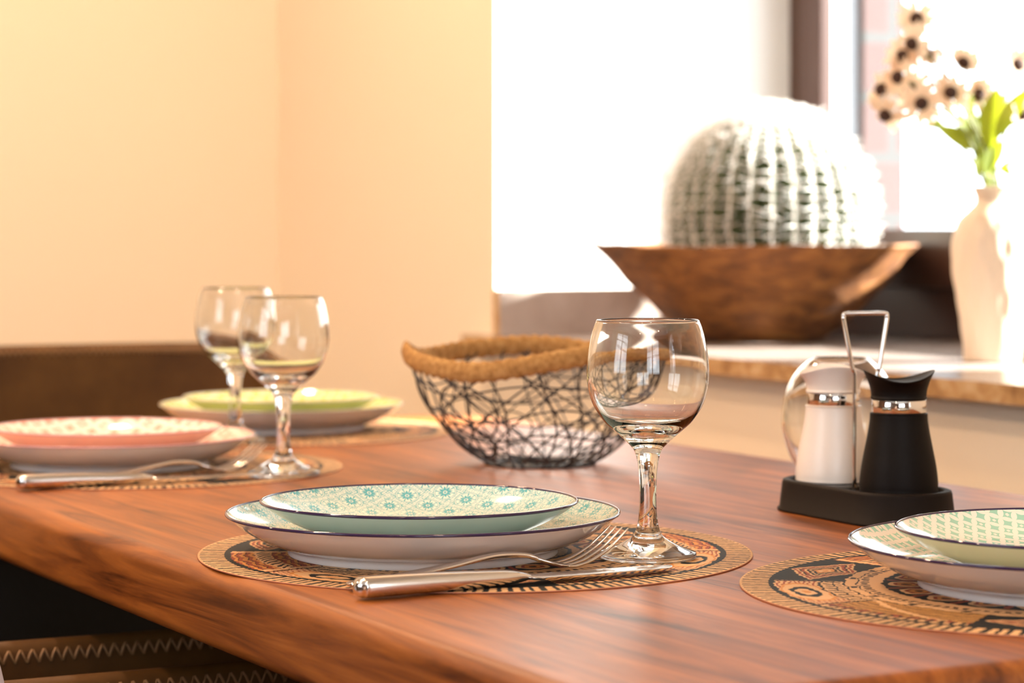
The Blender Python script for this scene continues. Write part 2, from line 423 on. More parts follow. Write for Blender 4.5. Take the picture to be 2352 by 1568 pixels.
wbox('stone_sill', [(1.577, XF - .001, YR + .001, YC - .001, ST - .0207, ST), (1.577, XW - .001, YC, YC + .05, ST - .0207, ST), (1.577, XW - .001, YR - .45, YR, ST - .0207, ST)], [M['stone_top'], M['stone_edge']], 0)
s = [c for c in w1.children if c.name.startswith('stone_sill')][0]
for p in s.data.polygons:
    if abs(p.normal.z) < .5: p.material_index = 1
up = wbox('stone_upstand', [(XW - .004, XF - .001, YC - .022, YC - .0005, ST + .0002, ST + .069)], [M['stone_panel'], M['stone_edge']], 0)
for p in up.data.polygons:
    if p.normal.x < -.5: p.material_index = 1
wbox('added_sun_blocker', [(XF - .060, XF - .057, YR + .03, 2.735, 1.32, 1.83), (XF - .068, XF - .049, YR + .03, 2.735, 1.305, 1.322)], M['sun_blocker'], 0)  # unseen cloth added to keep direct sun off the far chair
# windows behind the viewpoint
def plain_window(name, cx, cy_, cz, hw, hh, axis):
    w = empty(name, (cx, cy_, cz)); w['kind'] = 'structure'
    b = []
    def bar(a0, a1, z0, z1):
        return (-.03, .03, a0, a1, z0, z1) if axis == 'y' else (a0, a1, -.03, .03, z0, z1)
    t = .05
    b += [bar(-hw, -hw + t, -hh, hh), bar(hw - t, hw, -hh, hh), bar(-hw + t, hw - t, -hh, -hh + t), bar(-hw + t, hw - t, hh - t, hh), bar(-.04, .04, -hh + t, hh - t), bar(-hw + t, -.04, .22, .26), bar(.04, hw - t, .22, .26)]
    boxes('frame', b, M['frame'], w, .003)
    return w
plain_window('window_2', 1.82, -1.2, 1.40, .70, .55, 'y')
plain_window('window_3', -.55, -2.13, 1.55, .90, .70, 'x')
plain_window('window_4', -2.13, 1.1, 1.55, .70, .70, 'y')

# ------------------------------------------------------------------ dining table
TA = math.radians(28.5)
def T(u, v):   # along the length / across the width, in the viewpoint frame -> plan position
    X = v * math.cos(TA) - u * math.sin(TA); Z = v * math.sin(TA) + u * math.cos(TA); return W(X, Z)
V0, V1, U0, U1 = .578, 1.352, .966, 2.60
tb = empty('dining_table', (*T(U0, V0).xy, 0), TA - AL)
tag(tb, 'thick walnut brown wooden dining table laid with plates and glasses', 'dining table')
LW, LL, TH = V1 - V0, U1 - U0, .052
# top slab with rounded plan corners and soft edges
def slab(name, w, l, z0, z1, rc, re, mt, parent):
    V = []; Fc = []; rings = []
    lv = []
    for k in range(7):
        a = PI / 2 * k / 6; lv.append((re * (1 - math.sin(a)), z0 + re * (1 - math.cos(a))) )
    lv = [(re * .9 * (1 - math.sin(PI / 2 * k / 6)), z0 + re * .9 * (1 - math.cos(PI / 2 * k / 6))) for k in range(7)]
    lv += [(re * (1 - math.cos(PI / 2 * k / 7)), z1 - re * (1 - math.sin(PI / 2 * k / 7))) for k in range(8)]
    lv += [(re * 1.6, z1), (.05, z1)]
    for (ins, z) in lv:
        ring = []
        for (cx, cy_, a0) in ((rc, rc, PI), (w - rc, rc, 1.5 * PI), (w - rc, l - rc, 0), (rc, l - rc, .5 * PI)):
            for k in range(7):
                a = a0 + PI / 2 * k / 6; r = max(rc - ins, .0005)
                e = max(ins - rc, 0)
                sx = 1 if cx < w / 2 else -1; sy = 1 if cy_ < l / 2 else -1
                ring.append(len(V)); V.append((cx + r * math.cos(a) + sx * e, cy_ + r * math.sin(a) + sy * e, z))
        rings.append(ring)
    n = len(rings[0])
    for i in range(len(rings) - 1):
        for k in range(n):
            Fc.append((rings[i][k], rings[i][(k + 1) % n], rings[i + 1][(k + 1) % n], rings[i + 1][k]))
    Fc.append(tuple(rings[0][::-1])); Fc.append(tuple(rings[-1]))
    return mesh_obj(name, V, Fc, mt, parent)
slab('tabletop', LW, LL, TT - TH, TT, .022, .011, M['wood'], tb)
for y in (.22, LL - .25):
    boxes('shade_panel_leg', [(.045, LW - .045, y - .025, y + .025, 0, TT - TH)], M['black_metal'], tb, .004)  # legs widened into black panels to darken the view under the table

# ------------------------------------------------------------------ place mats
def mat_mesh():
    R, NR, NS, th = 190., 330, 1500, .8
    rr = np.linspace(2, R, NR); aa = np.arange(NS) * 2 * PI / NS
    r, a = np.meshgrid(rr, aa, indexing='ij')
    x0 = r * np.cos(a); y0 = r * np.sin(a)
    # hand drawn wobble
    wx = .9 * np.sin(y0 * .21 + 1.3) * np.sin(x0 * .17) + .5 * np.sin(y0 * .71 + x0 * .3)
    wy = .9 * np.sin(x0 * .19 + .4) * np.sin(y0 * .23 + 2.) + .5 * np.sin(x0 * .63 - y0 * .4)
    x = x0 + wx; y = y0 + wy
    rw = np.hypot(x, y); aw = np.arctan2(y, x)
    K = np.array([.010, .014, .016]); C = np.array([.72, .43, .21]); O = np.array([.62, .26, .07]); B = np.array([.30, .070, .035]); Y = np.array([.68, .36, .10])
    col = np.empty(r.shape + (3,)); col[:] = K
    def put(mask, c): col[mask] = c
    fr = lambda v: v - np.floor(v)
    # outer band of radial strokes
    jit = .10 * np.sin(a * 37) + .08 * np.sin(a * 61 + 1)
    put((r > 172) & (fr(a * 160 / (2 * PI) + jit + (r - 172) * .012) < .56), C)
    put((r > 188.6), C * .8)
    # ring of panels
    NP = 10; pa = fr(aw / (2 * PI) * NP + .27); pid = np.floor(aw / (2 * PI) * NP + .27).astype(int) % NP
    s = (pa - .5) * 2 * PI / NP * 146; t = rw - 146
    zone = (rw > 125) & (rw <= 168)
    kind = np.array([0, 1, 2, 0, 3, 1, 0, 2, 1, 3])[pid]
    q = np.abs(s) / 42 + np.abs(t) / 23
    D = zone & (kind == 0)
    for lim, c in ((1.0, C), (.93, B), (.84, C), (.78, K), (.72, B), (.62, C), (.55, K), (.45, C * .8), (.38, K), (.30, O), (.2, C), (.1, O)):
        put(D & (q < lim), c)
    S = zone & (kind == 1)
    put(S, C); put(S & (np.abs(t + 6) < .9), K); put(S & (np.abs(t + 14) < .5), K)
    put(S & (t < -8) & (t > -19) & (fr((s + t * .5) / 9.5) < .30), K)
    put(S & (t < -20.5), K)
    e = np.sqrt((s / 30) ** 2 + ((t - 8) / 12) ** 2)
    for lim, c in ((1.15, O), (1.02, C), (.80, C), (.66, K), (.40, C), (.16, O)): put(S & (t > -5) & (e < lim), c)
    put(S & (t > -5) & (e > 1.15) & (fr(t / 3.2) < .4), B)
    put(S & (np.abs(np.abs(s) - 44) < 1.2), K)
    H = zone & (kind == 2)
    put(H, Y); put(H & (fr((s * .55 + t) / 5.2) < .38), K); put(H & (fr((s * .55 + t) / 5.2) > .85), B)
    put(H & (np.abs(t - s * .4) < 2.2), C); put(H & (t > 10) & (fr(s / 11) < .5), B); put(H & (t > 17), C)
    put(H & (t > 12) & (fr(s / 6) < .4), K)
    G = zone & (kind == 3)
    put(G, B); put(G & (fr((t + 1.2 * np.sin(s * .3)) / 6.0) < .42), O); put(G & (fr((t + 1.2 * np.sin(s * .3)) / 6.0) > .88), K)
    put(G & (np.abs(t) < 6), C); put(G & (np.abs(t) < 5) & (fr((s - t) / 8) < .42), K); put(G & (np.abs(np.abs(s) - 42) < 2.5), C)
    # double cream ring with strokes
    put((rw > 101) & (rw < 124), C); put((rw > 110) & (rw < 114.5) & (fr(aw * 110 / (2 * PI)) < .55), K)
    put((np.abs(rw - 116.8) < .5), K)
    put((rw > 118) & (rw < 122.5) & (fr(aw * 20 / (2 * PI)) < .16), K)
    # ovals on black
    Z = (rw > 72) & (rw < 99.5); NO = 18
    so = (fr(aw * NO / (2 * PI)) - .5) * 2 * PI / NO * 86; eo = np.sqrt((so / 11.5) ** 2 + ((rw - 86) / 11) ** 2)
    put(Z & (np.abs(so) > 13.2), B)
    for lim, c in ((1.0, C), (.72, B), (.5, O), (.25, K)): put(Z & (eo < lim), c)
    put((rw > 66) & (rw <= 72), C)
    I = rw <= 63
    put(I & (fr((x * .8 + y * .3) / 3.4) < .45), C * .85); put(I & (rw < 30), O); put(I & (rw < 22) & (fr(aw * 12 / (2 * PI)) < .5), K)
    # woven speckle
    sp = (np.sin(x0 * 5.3) * np.sin(y0 * 5.1)) * .06 + .97
    tone = .90 + .16 * np.sin(x0 * .031 + 1) * np.sin(y0 * .027)
    col *= (sp * tone)[..., None]
    V = np.stack([x0, y0, np.full_like(x0, th)], -1).reshape(-1, 3) / 1000.
    Cc = col.reshape(-1, 3)
    nb = len(V)
    low = np.stack([R * np.cos(aa), R * np.sin(aa), np.zeros(NS)], -1) / 1000.
    V = np.vstack([V, low, [[0, 0, th / 1000.]]]); Cc = np.vstack([Cc, Cc[-NS:] * .5, Cc[:1]])
    i, k = np.meshgrid(np.arange(NR - 1), np.arange(NS), indexing='ij'); k2 = (k + 1) % NS
    Q = np.stack([i * NS + k, (i + 1) * NS + k, (i + 1) * NS + k2, i * NS + k2], -1).reshape(-1, 4)
    kk = np.arange(NS); kk2 = (kk + 1) % NS
    Q2 = np.stack([(NR - 1) * NS + kk, nb + kk, nb + kk2, (NR - 1) * NS + kk2], -1)
    Q = np.vstack([Q, Q2]); tris = np.stack([np.full(NS, nb + NS), kk, kk2], -1)
    me = bpy.data.meshes.new('place_mat')
    nl = Q.size + tris.size + NS; npoly = len(Q) + len(tris) + 1
    me.vertices.add(len(V)); me.vertices.foreach_set('co', V.astype(np.float32).ravel())
    me.loops.add(nl); me.loops.foreach_set('vertex_index', np.concatenate([Q.ravel(), tris.ravel(), nb + kk[::-1]]).astype(np.int32))
    me.polygons.add(npoly)
    st = np.concatenate([np.arange(len(Q)) * 4, Q.size + np.arange(len(tris)) * 3, [Q.size + tris.size]])
    me.polygons.foreach_set('loop_start', st.astype(np.int32))
    me.materials.append(M['mat_print']); me.materials.append(M['mat_edge'])
    me.update(calc_edges=True); me.validate()
    mi = np.zeros(len(me.polygons), np.int32); mi[len(Q) - NS:len(Q)] = 1; mi[-1] = 1
    me.polygons.foreach_set('material_index', mi)
    at = me.attributes.new('print', 'FLOAT_COLOR', 'POINT')
    at.data.foreach_set('color', np.hstack([Cc, np.ones((len(Cc), 1))]).astype(np.float32).ravel())
    return me
mm_ = mat_mesh()
G = 'round place mats under the plates'
mats_ = []
for (X, Z, rz, lab) in ((-.025, 1.665, .35, 'round tribal print place mat under the teal plates, knife and clear wine glass'),
                        (.332, 1.50, 2.05, 'round tribal print place mat under the mint plates at the right edge'),
                        (-.348, 2.25, 1.2, 'round tribal print place mat under the coral plates'),
                        (-.253, 2.66, 3.9, 'round tribal print place mat under the lime green plates at the far end')):
    o = bpy.data.objects.new('place_mat', mm_) if not mats_ else mats_[0].copy()
    sc.collection.objects.link(o); mats_.append(o)
    o.location = W(X, Z, .0002); o.rotation_euler = (0, 0, rz); tag(o, lab, 'place mat', G)
MT = .0011   # resting height on a mat

# ------------------------------------------------------------------ plates
def plate(name, R, prof_under, prof_in, print_m, glaze, rim_m, loc, label, group, rz=0., tilt=(0, 0)):
    und = catmull(prof_under, 6); inn = catmull(prof_in, 6)
    prof = [tuple(p) for p in und] + [tuple(p) for p in inn]
    smat = [0] * (len(und)) + [1] * (len(inn) - 1)
    o = lathe(name, prof, [glaze, print_m], None, 160, None, smat)
    o.location = loc; o.rotation_euler = (tilt[0], tilt[1], rz)
    zr = (prof_under[-1][1] + prof_in[0][1]) / 2
    V, Fc = tube_data([(R * math.cos(2 * PI * k / 160), R * math.sin(2 * PI * k / 160), zr) for k in range(160)], .00105, 8, True)
    mesh_obj('rim_line', V, Fc, rim_m, o)
    tag(o, label, 'plate', group); return o
LU = [(0, .0035), (.070, .0035), (.0885, .003), (.0895, 0), (.0925, 0), (.0935, .0045), (.100, .0068), (.1125, .0118), (.124, .0185), (.1315, .0245), (.1345, .0272)]
LI = [(.1342, .0282), (.1325, .0270), (.125, .0215), (.112, .0155), (.098, .0115), (.080, .0098), (.04, .0095), (0, .0095)]
SU = [(0, .003), (.050, .003), (.0600, .0025), (.0612, 0), (.0640, 0), (.0650, .0035), (.074, .0070), (.088, .0130), (.0995, .0195), (.1060, .0240), (.1080, .0258)]
SI = [(.1077, .0267), (.1060, .0255), (.0985, .0205), (.086, .0145), (.072, .0100), (.055, .0078), (.03, .0075), (0, .0075)]
GD, GS = 'dinner plates', 'small plates stacked on the dinner plates'
for (X, Z, sx, sz, pr, gz, rm, nm, dl, sl, rz) in (
    (-.061, 1.66, -.0635, 1.655, 'star_print', 'aqua_glaze', 'rim_dark', 'teal', 'teal star print dinner plate with dark violet rim, under the small teal plate', 'small teal star print plate with dark violet rim, stacked in the centre of the photo', .3),
    (.345, 1.50, .3475, 1.50, 'mint_print', 'olive_glaze', 'rim_dark', 'mint', 'mint lattice dinner plate with dark violet rim at the right edge', 'small mint lattice plate stacked on the mint dinner plate at the right', .9),
    (-.378, 2.275, -.381, 2.27, 'pink_print', 'pink_glaze', 'rim_pink', 'coral', 'coral pink dinner plate on the left side of the table', 'small coral pink plate stacked on the coral dinner plate', .1),
    (-.256, 2.69, -.256, 2.685, 'lime_print', 'lime_glaze', 'rim_lime', 'lime', 'lime green dinner plate at the far end of the table', 'small lime green plate stacked on the lime green dinner plate', .6)):
    plate('dinner_plate', .1345, LU, LI, M[pr], M['glaze'], M[rm], W(X, Z, MT), dl, GD, rz)
    plate('small_plate', .108, SU, SI, M[pr], M[gz], M[rm], W(sx, sz, MT + .0097), sl, GS, rz + .5, (0, .006))

# ------------------------------------------------------------------ wine glasses
outer = [(.0, .0004), (.029, .0004), (.0322, .0006), (.0328, .0022), (.0322, .0040), (.0290, .0052), (.0205, .0086), (.0125, .0130), (.0088, .0172), (.0066, .0250), (.0057, .0380), (.0061, .0555), (.0085, .0705), (.0145, .0782), (.0235, .0862), (.0302, .0925), (.0378, .1048), (.0411, .1190), (.0408, .1330), (.0392, .1440), (.0373, .1530), (.0349, .1592)]
rimp = [(.0346, .1601), (.0340, .1604), (.0334, .1600)]
inner = [(.0334, .1592), (.0358, .1530), (.0379, .1440), (.0396, .1330), (.0398, .1190), (.0364, .1052), (.0290, .0945), (.0200, .0892), (.0100, .0870), (0, .0866)]
gprof = [tuple(p) for p in catmull(outer, 5)] + rimp + [tuple(p) for p in catmull(inner, 5)]
gprof = [(max(r, 0) if i not in (0, len(gprof) - 1) else 0, z) for i, (r, z) in enumerate(gprof)]
# foot, stem and bowl are one blown piece: a single closed glass surface
g0 = lathe('wine_glass', gprof, M['glass'], None, 128)
g0.location = W(.0916, 1.63, MT)
tag(g0, 'clear stemmed wine glass in sharp focus right of the teal plates', 'wine glass', 'wine glasses')
for (X, Z, lab) in ((-.206, 2.178, 'clear wine glass beside the coral plates, nearer of the two blurred ones'),
                    (-.2886, 2.52, 'clear wine glass between the coral and the lime plates, farther of the two blurred ones')):
    g = copy_tree(g0); g.location = W(X, Z, MT); g['label'] = lab

# ------------------------------------------------------------------ cutlery
def ribbon(V, Fc, st, n=14, pw=2.6):
    base = len(V); N = len(st)
    for i, (x, yc, hw, z, ht) in enumerate(st):
        a0 = st[max(i - 1, 0)]; a1 = st[min(i + 1, N - 1)]
        t = Vector((a1[0] - a0[0], a1[1] - a0[1], a1[3] - a0[3])).normalized(); sd = Vector((0, 1, 0)); nrm = t.cross(sd).normalized() * -1
        for k in range(n):
            a = 2 * PI * k / n; c, s = math.cos(a), math.sin(a)
            c = math.copysign(abs(c) ** (2 / pw), c); s = math.copysign(abs(s) ** (2 / pw), s)
            V.append(Vector((x, yc, z)) + sd * hw * c + nrm * ht * s)
    for i in range(N - 1):
        for k in range(n):
            k2 = (k + 1) % n
            Fc.append((base + i * n + k, base + (i + 1) * n + k, base + (i + 1) * n + k2, base + i * n + k2))
    Fc.append(tuple(base + k for k in range(n))); Fc.append(tuple(base + (N - 1) * n + k for k in range(n))[::-1])
def rs(st, n=6): return [tuple(p) for p in catmull(st, n)]
def make_fork():
    e = empty('fork')
    V = []; Fc = []
    ribbon(V, Fc, rs([(0, 0, .0015, .0030, .0008), (.0015, 0, .0055, .0030, .0013), (.008, 0, .0088, .0032, .0014), (.03, 0, .0082, .0045, .0014), (.07, 0, .0052, .0085, .0016), (.105, 0, .0033, .0128, .0019), (.128, 0, .0032, .0118, .0018), (.137, 0, .0050, .0092, .0015)]))
    mesh_obj('handle', V, Fc, M['steel'], e)
    V = []; Fc = []
    ribbon(V, Fc, rs([(.136, 0, .0046, .0094, .0014), (.143, 0, .0095, .0070, .0012), (.150, 0, .0122, .0050, .0010), (.158, 0, .0128, .0036, .0009)]))
    for k in range(4):
        y0 = (-1.5 + k) * .0072
        ribbon(V, Fc, rs([(.155, y0 * .97, .0027, .0040, .0009), (.162, y0, .0022, .0036, .0010), (.174, y0, .0017, .0062, .0011), (.188, y0 * .98, .0015, .0130, .0010), (.199, y0 * .95, .0012, .0210, .0008), (.204, y0 * .94, .0005, .0250, .0004)]), 10, 2)
    mesh_obj('tines', V, Fc, M['steel'], e); return e
def make_knife():
    e = empty('table_knife')
    V = []; Fc = []
    ribbon(V, Fc, rs([(0, 0, .0008, .0066, .0010), (.0008, 0, .0040, .0066, .0035), (.004, 0, .0075, .0066, .0058), (.010, 0, .0088, .0066, .0064), (.05, 0, .0086, .0064, .0060), (.09, 0, .0080, .0058, .0050), (.108, 0, .0072, .0054, .0043), (.117, 0, .0050, .0050, .0028), (.122, 0, .0040, .0048, .0014)]), 20, 2.8)
    mesh_obj('handle', V, Fc, M['steel'], e)
    V = []; Fc = []
    ribbon(V, Fc, rs([(.119, 0, .0045, .0048, .0014), (.126, .0, .0085, .0046, .0010), (.16, 0, .0095, .0042, .0009), (.20, .0005, .0095, .0038, .0007), (.222, .002, .0080, .0034, .0006), (.231, .005, .0040, .0032, .0004), (.2335, .007, .0006, .0032, .0002)]), 16, 2)
    mesh_obj('blade', V, Fc, M['steel'], e); return e
def aim(o, a, b, h):      # from a towards b in the viewpoint plan frame
    pa, pb = W(*a), W(*b); o.location = (pa.x, pa.y, TT + h); o.rotation_euler = (0, 0, math.atan2(pb.y - pa.y, pb.x - pa.x))
fk = make_fork(); aim(fk, (-.1005, 1.483), (.062, 1.588), .0016)
tag(fk, 'steel fork with raised tines leaning towards the clear wine glass', 'fork', 'forks')
kn = make_knife(); aim(kn, (-.0945, 1.448), (.1057, 1.566), .0010)
tag(kn, 'steel table knife with thick rounded handle in front of the teal plates', 'knife', 'table knives')
fk2 = copy_tree(fk); aim(fk2, (-.385, 2.085), (-.245, 2.205), .0016); fk2['label'] = 'blurred steel fork in front of the coral plates'
kn2 = copy_tree(kn); aim(kn2, (-.421, 2.052), (-.218, 2.155), .0010); kn2['label'] = 'blurred steel table knife in front of the coral plates'

# ------------------------------------------------------------------ salt and pepper set
bp, wp = Vector((.294, 1.838)), Vector((.2545, 1.916))
mid = (bp + wp) / 2
cs = empty('condiment_stand', W(mid.x, mid.y, 0)); 
bw, ww = W(bp.x, bp.y), W(wp.x, wp.y)
ang = math.atan2(ww.y - bw.y, ww.x - bw.x); cs.rotation_euler = (0, 0, ang)
sep = (ww - bw).length / 2
tag(cs, 'black oval stand with chrome wire handle holding the two mills', 'condiment stand')
def stadium(r, L_, n=28):
    return [(math.cos(a) * r + (L_ if math.cos(a) > 0 else -L_) * (1 if abs(math.cos(a)) > 1e-6 else 0), math.sin(a) * r) for a in [(-PI / 2 + PI * k / n) for k in range(n + 1)]] + \
           [(math.cos(a) * r - L_, math.sin(a) * r) for a in [(PI / 2 + PI * k / n) for k in range(n + 1)]]
def stad(r, L_, n=28):
    out = [(L_ + r * math.cos(-PI / 2 + PI * k / n), r * math.sin(-PI / 2 + PI * k / n)) for k in range(n + 1)]
    out += [(-L_ + r * math.cos(PI / 2 + PI * k / n), r * math.sin(PI / 2 + PI * k / n)) for k in range(n + 1)]
    return out
V = []; Fc = []; rings = []
for (r, z) in ((.0430, 0), (.0440, .0006), (.0440, .0020), (.0425, .0030), (.0402, .0225), (.0395, .0245), (.0380, .0250), (.0350, .0250), (.0338, .0244), (.0332, .0200), (.0325, .0190), (.006, .0190)):
    rings.append([]); 
    for (x, y) in stad(r, sep): rings[-1].append(len(V)); V.append((x, y, z))
n = len(rings[0])
for i in range(len(rings) - 1):
    for k in range(n): Fc.append((rings[i][k], rings[i][(k + 1) % n], rings[i + 1][(k + 1) % n], rings[i + 1][k]))
Fc.append(tuple(rings[0][::-1])); Fc.append(tuple(rings[-1]))
mesh_obj('tray', V, Fc, M['tray'], cs)
# handle: local y is across; legs rise between the mills, flare out and meet in a short top bar
hp = [(0, -.009, .018), (0, -.009, .06), (0, -.010, .108), (0, -.0115, .114), (0, -.0172, .148), (0, -.0180, .1545), (0, -.0160, .1570), (0, 0, .1573), (0, .0160, .1570), (0, .0180, .1545), (0, .0172, .148), (0, .0105, .114), (0, .009, .108), (0, .009, .06), (0, .009, .018)]
ch_dir = Vector((1, 0, 0))
hh = tube('handle', catmull(hp, 6), .0017, M['chrome'], cs, 10)
hh.rotation_euler = (0, 0, -ang - AL + PI / 2 + .25)
def mill(name, pos, body_m, label, cap_amp, cap_phase, base_m):
    e = empty(name, W(pos.x, pos.y, .0192)); tag(e, label, 'mill')
    lathe('base_ring', [(0, 0), (.0275, 0), (.0285, .0008), (.0285, .0035), (.027, .0040), (0, .0040)], base_m, e, 64)
    lathe('body', [tuple(p) for p in catmull([(.020, .0040), (.0288, .0042), (.0296, .007), (.0295, .013), (.0282, .024), (.0255, .038), (.0232, .050), (.0220, .058), (.0217, .0628), (.0207, .0635), (.005, .0635)], 5)], body_m, e, 80)
    lathe('metal_band', [(.010, .0636), (.0203, .0636), (.0206, .0640), (.0206, .0736), (.0203, .0740), (.010, .0740)], M['chrome'], e, 80)
    def fn(p, r, a, z):
        k = max(0., (z - .078) / .013); w = (r / .0275) ** 2
        return (p[0], p[1], z + cap_amp * math.cos(2 * (a - cap_phase)) * min(k, 1.) * w)
    lathe('cap', [tuple(p) for p in catmull([(.010, .0742), (.0208, .0743), (.0209, .0770), (.0216, .0815), (.0240, .0872), (.0268, .0915), (.0264, .0924), (.0235, .0902), (.0170, .0880), (.0080, .0870), (0, .0868)], 5)], body_m, e, 80, fn)
    return e
# the long axis of the saddle of the black mill runs sideways, the white one is turned a quarter
mill('pepper_mill', bp, M['black_plastic'], 'matt black pepper mill with steel band in the stand', .0042, -AL, mat('amber base ring', (.22, .15, .08), .4))
mill('salt_mill', wp, M['white_plastic'], 'white salt mill with steel band behind the chrome handle', .0035, -AL + PI / 2, M['grey_base'])

# ------------------------------------------------------------------ egg shaped glass behind the mills
eg = [(0, .0004), (.012, .0004), (.018, .0012), (.030, .0090), (.042, .0240), (.0492, .0450), (.0500, .0600), (.0470, .0800), (.0400, .0960), (.0300, .1070), (.0235, .1112)]
ei = [(.0225, .1100), (.0285, .1055), (.0382, .0950), (.0452, .0795), (.0482, .0600), (.0474, .0455), (.0405, .0260), (.0290, .0115), (.0180, .0045), (0, .0035)]
ep = [tuple(p) for p in catmull(eg, 5)] + [(.0230, .1112)] + [tuple(p) for p in catmull(ei, 5)]
ep = [(0 if i in (0, len(ep) - 1) else max(r, 1e-4), z) for i, (r, z) in enumerate(ep)]
gj = lathe('glass_bowl', ep, M['glass'], None, 96); gj.location = W(.283, 2.085, .0005)
tag(gj, 'round clear glass bowl with small opening behind the white salt mill', 'glass bowl')

# ------------------------------------------------------------------ wire basket with braided rim
bk = empty('wire_basket', W(.0265, 2.29, 0), -AL)          # local x is sideways, y is away
tag(bk, 'round black wire net basket with wavy braided seagrass rim', 'basket')
ctl = [(-180, .107), (-150, .099), (-118, .0935), (-85, .104), (-55, .113), (-20, .110), (10, .106), (50, .099), (90, .107), (125, .103), (155, .098)]
def rimz(a):
    d = math.degrees(a) % 360
    if d > 180: d -= 360
    P = [(c[0] + 360 * k, c[1]) for k in (-1, 0, 1) for c in ctl]
    for i in range(1, len(P) - 2):
        if P[i][0] <= d < P[i + 1][0]:
            t = (d - P[i][0]) / (P[i + 1][0] - P[i][0]); p0, p1, p2, p3 = P[i - 1][1], P[i][1], P[i + 1][1], P[i + 2][1]
            return .5 * ((2 * p1) + (-p0 + p2) * t + (2 * p0 - 5 * p1 + 4 * p2 - p3) * t * t + (-p0 + 3 * p1 - 3 * p2 + p3) * t ** 3)
    return .1
prb = catmull([(.040, 0), (.050, .001), (.063, .0075), (.0785, .0200), (.1045, .0480), (.1195, .0800), (.1250, .1000)], 8)
pr_ = np.array(prb); cum = np.r_[0, np.cumsum(np.hypot(*np.diff(pr_, axis=0).T))]; cum /= cum[-1]
def surf(a, t, off=0.):
    r = float(np.interp(t, cum, pr_[:, 0])); z = float(np.interp(t, cum, pr_[:, 1]))
    z *= 1 + (rimz(a) / .1 - 1) * t
    return (( r + off) * math.cos(a), (r + off) * math.sin(a), z + .0012)
V = []; Fc = []
rnd = random.Random(3)
def wire(path, rad=.00095, closed=False): tube_data(path, rad, 6, closed, V, Fc)
for r, z in ((.040, .0012), (.052, .0016), (.028, .0012)):
    wire([(r * math.cos(2 * PI * k / 48), r * math.sin(2 * PI * k / 48), z) for k in range(48)], .0014, True)
for k in range(8): 
    a = 2 * PI * k / 8; wire([(.040 * math.cos(a) * s, .040 * math.sin(a) * s, .0012) for s in (-1, -.5, 0, .5, 1)], .001)
for k in range(16):
    a = 2 * PI * (k + rnd.uniform(-.2, .2)) / 16; wire([surf(a + .10 * math.sin(t * 5 + k), t) for t in np.linspace(0, 1, 22)])
for sgn in (1, -1):
    for k in range(13):
        a = 2 * PI * (k + rnd.uniform(-.3, .3)) / 13; sw = rnd.uniform(.7, 1.5)
        wire([surf(a + sgn * (sw * t ** 1.3), t, .0008 * sgn) for t in np.linspace(.0, 1, 26)], .0009)
for k in range(9):
    ac = rnd.uniform(0, 2 * PI); tc_ = rnd.uniform(.35, .85); ra = rnd.uniform(.18, .38); rt = rnd.uniform(.14, .28)
    wire([surf(ac + ra * math.cos(q), min(max(tc_ + rt * math.sin(q), .02), .99), .001) for q in np.linspace(0, 2 * PI, 30)[:-1]], .00095, True)
for lv in (.22, .42, .62, .82):
    ph = rnd.uniform(0, 6); wire([surf(2 * PI * k / 90, lv + .035 * math.sin(2 * PI * k / 90 * 5 + ph)) for k in range(90)], .001, True)
mesh_obj('wire_net', V, Fc, M['wire'], bk)
V = []; Fc = []; NB = 220
path = []
for k in range(NB):
    a = 2 * PI * k / NB; path.append((.1265 * math.cos(a), .1265 * math.sin(a), rimz(a)))
# flattened band with a braided surface
n = 16; base = 0
for k, p in enumerate(path):
    a = 2 * PI * k / NB
    for j in range(n):
        b = 2 * PI * j / n; wob = 1 + .10 * math.sin(a * 70 + b * 2) + .07 * math.sin(a * 70 - b * 3)
        rr_ = .0042 * math.cos(b) * wob; zz = .0092 * math.sin(b) * wob
        V.append(((.1265 + rr_) * math.cos(a), (.1265 + rr_) * math.sin(a), p[2] + zz))
for k in range(NB):
    for j in range(n):
        Fc.append((k * n + j, ((k + 1) % NB) * n + j, ((k + 1) % NB) * n + (j + 1) % n, k * n + (j + 1) % n))
mesh_obj('braided_rim', V, Fc, M['rope'], bk)

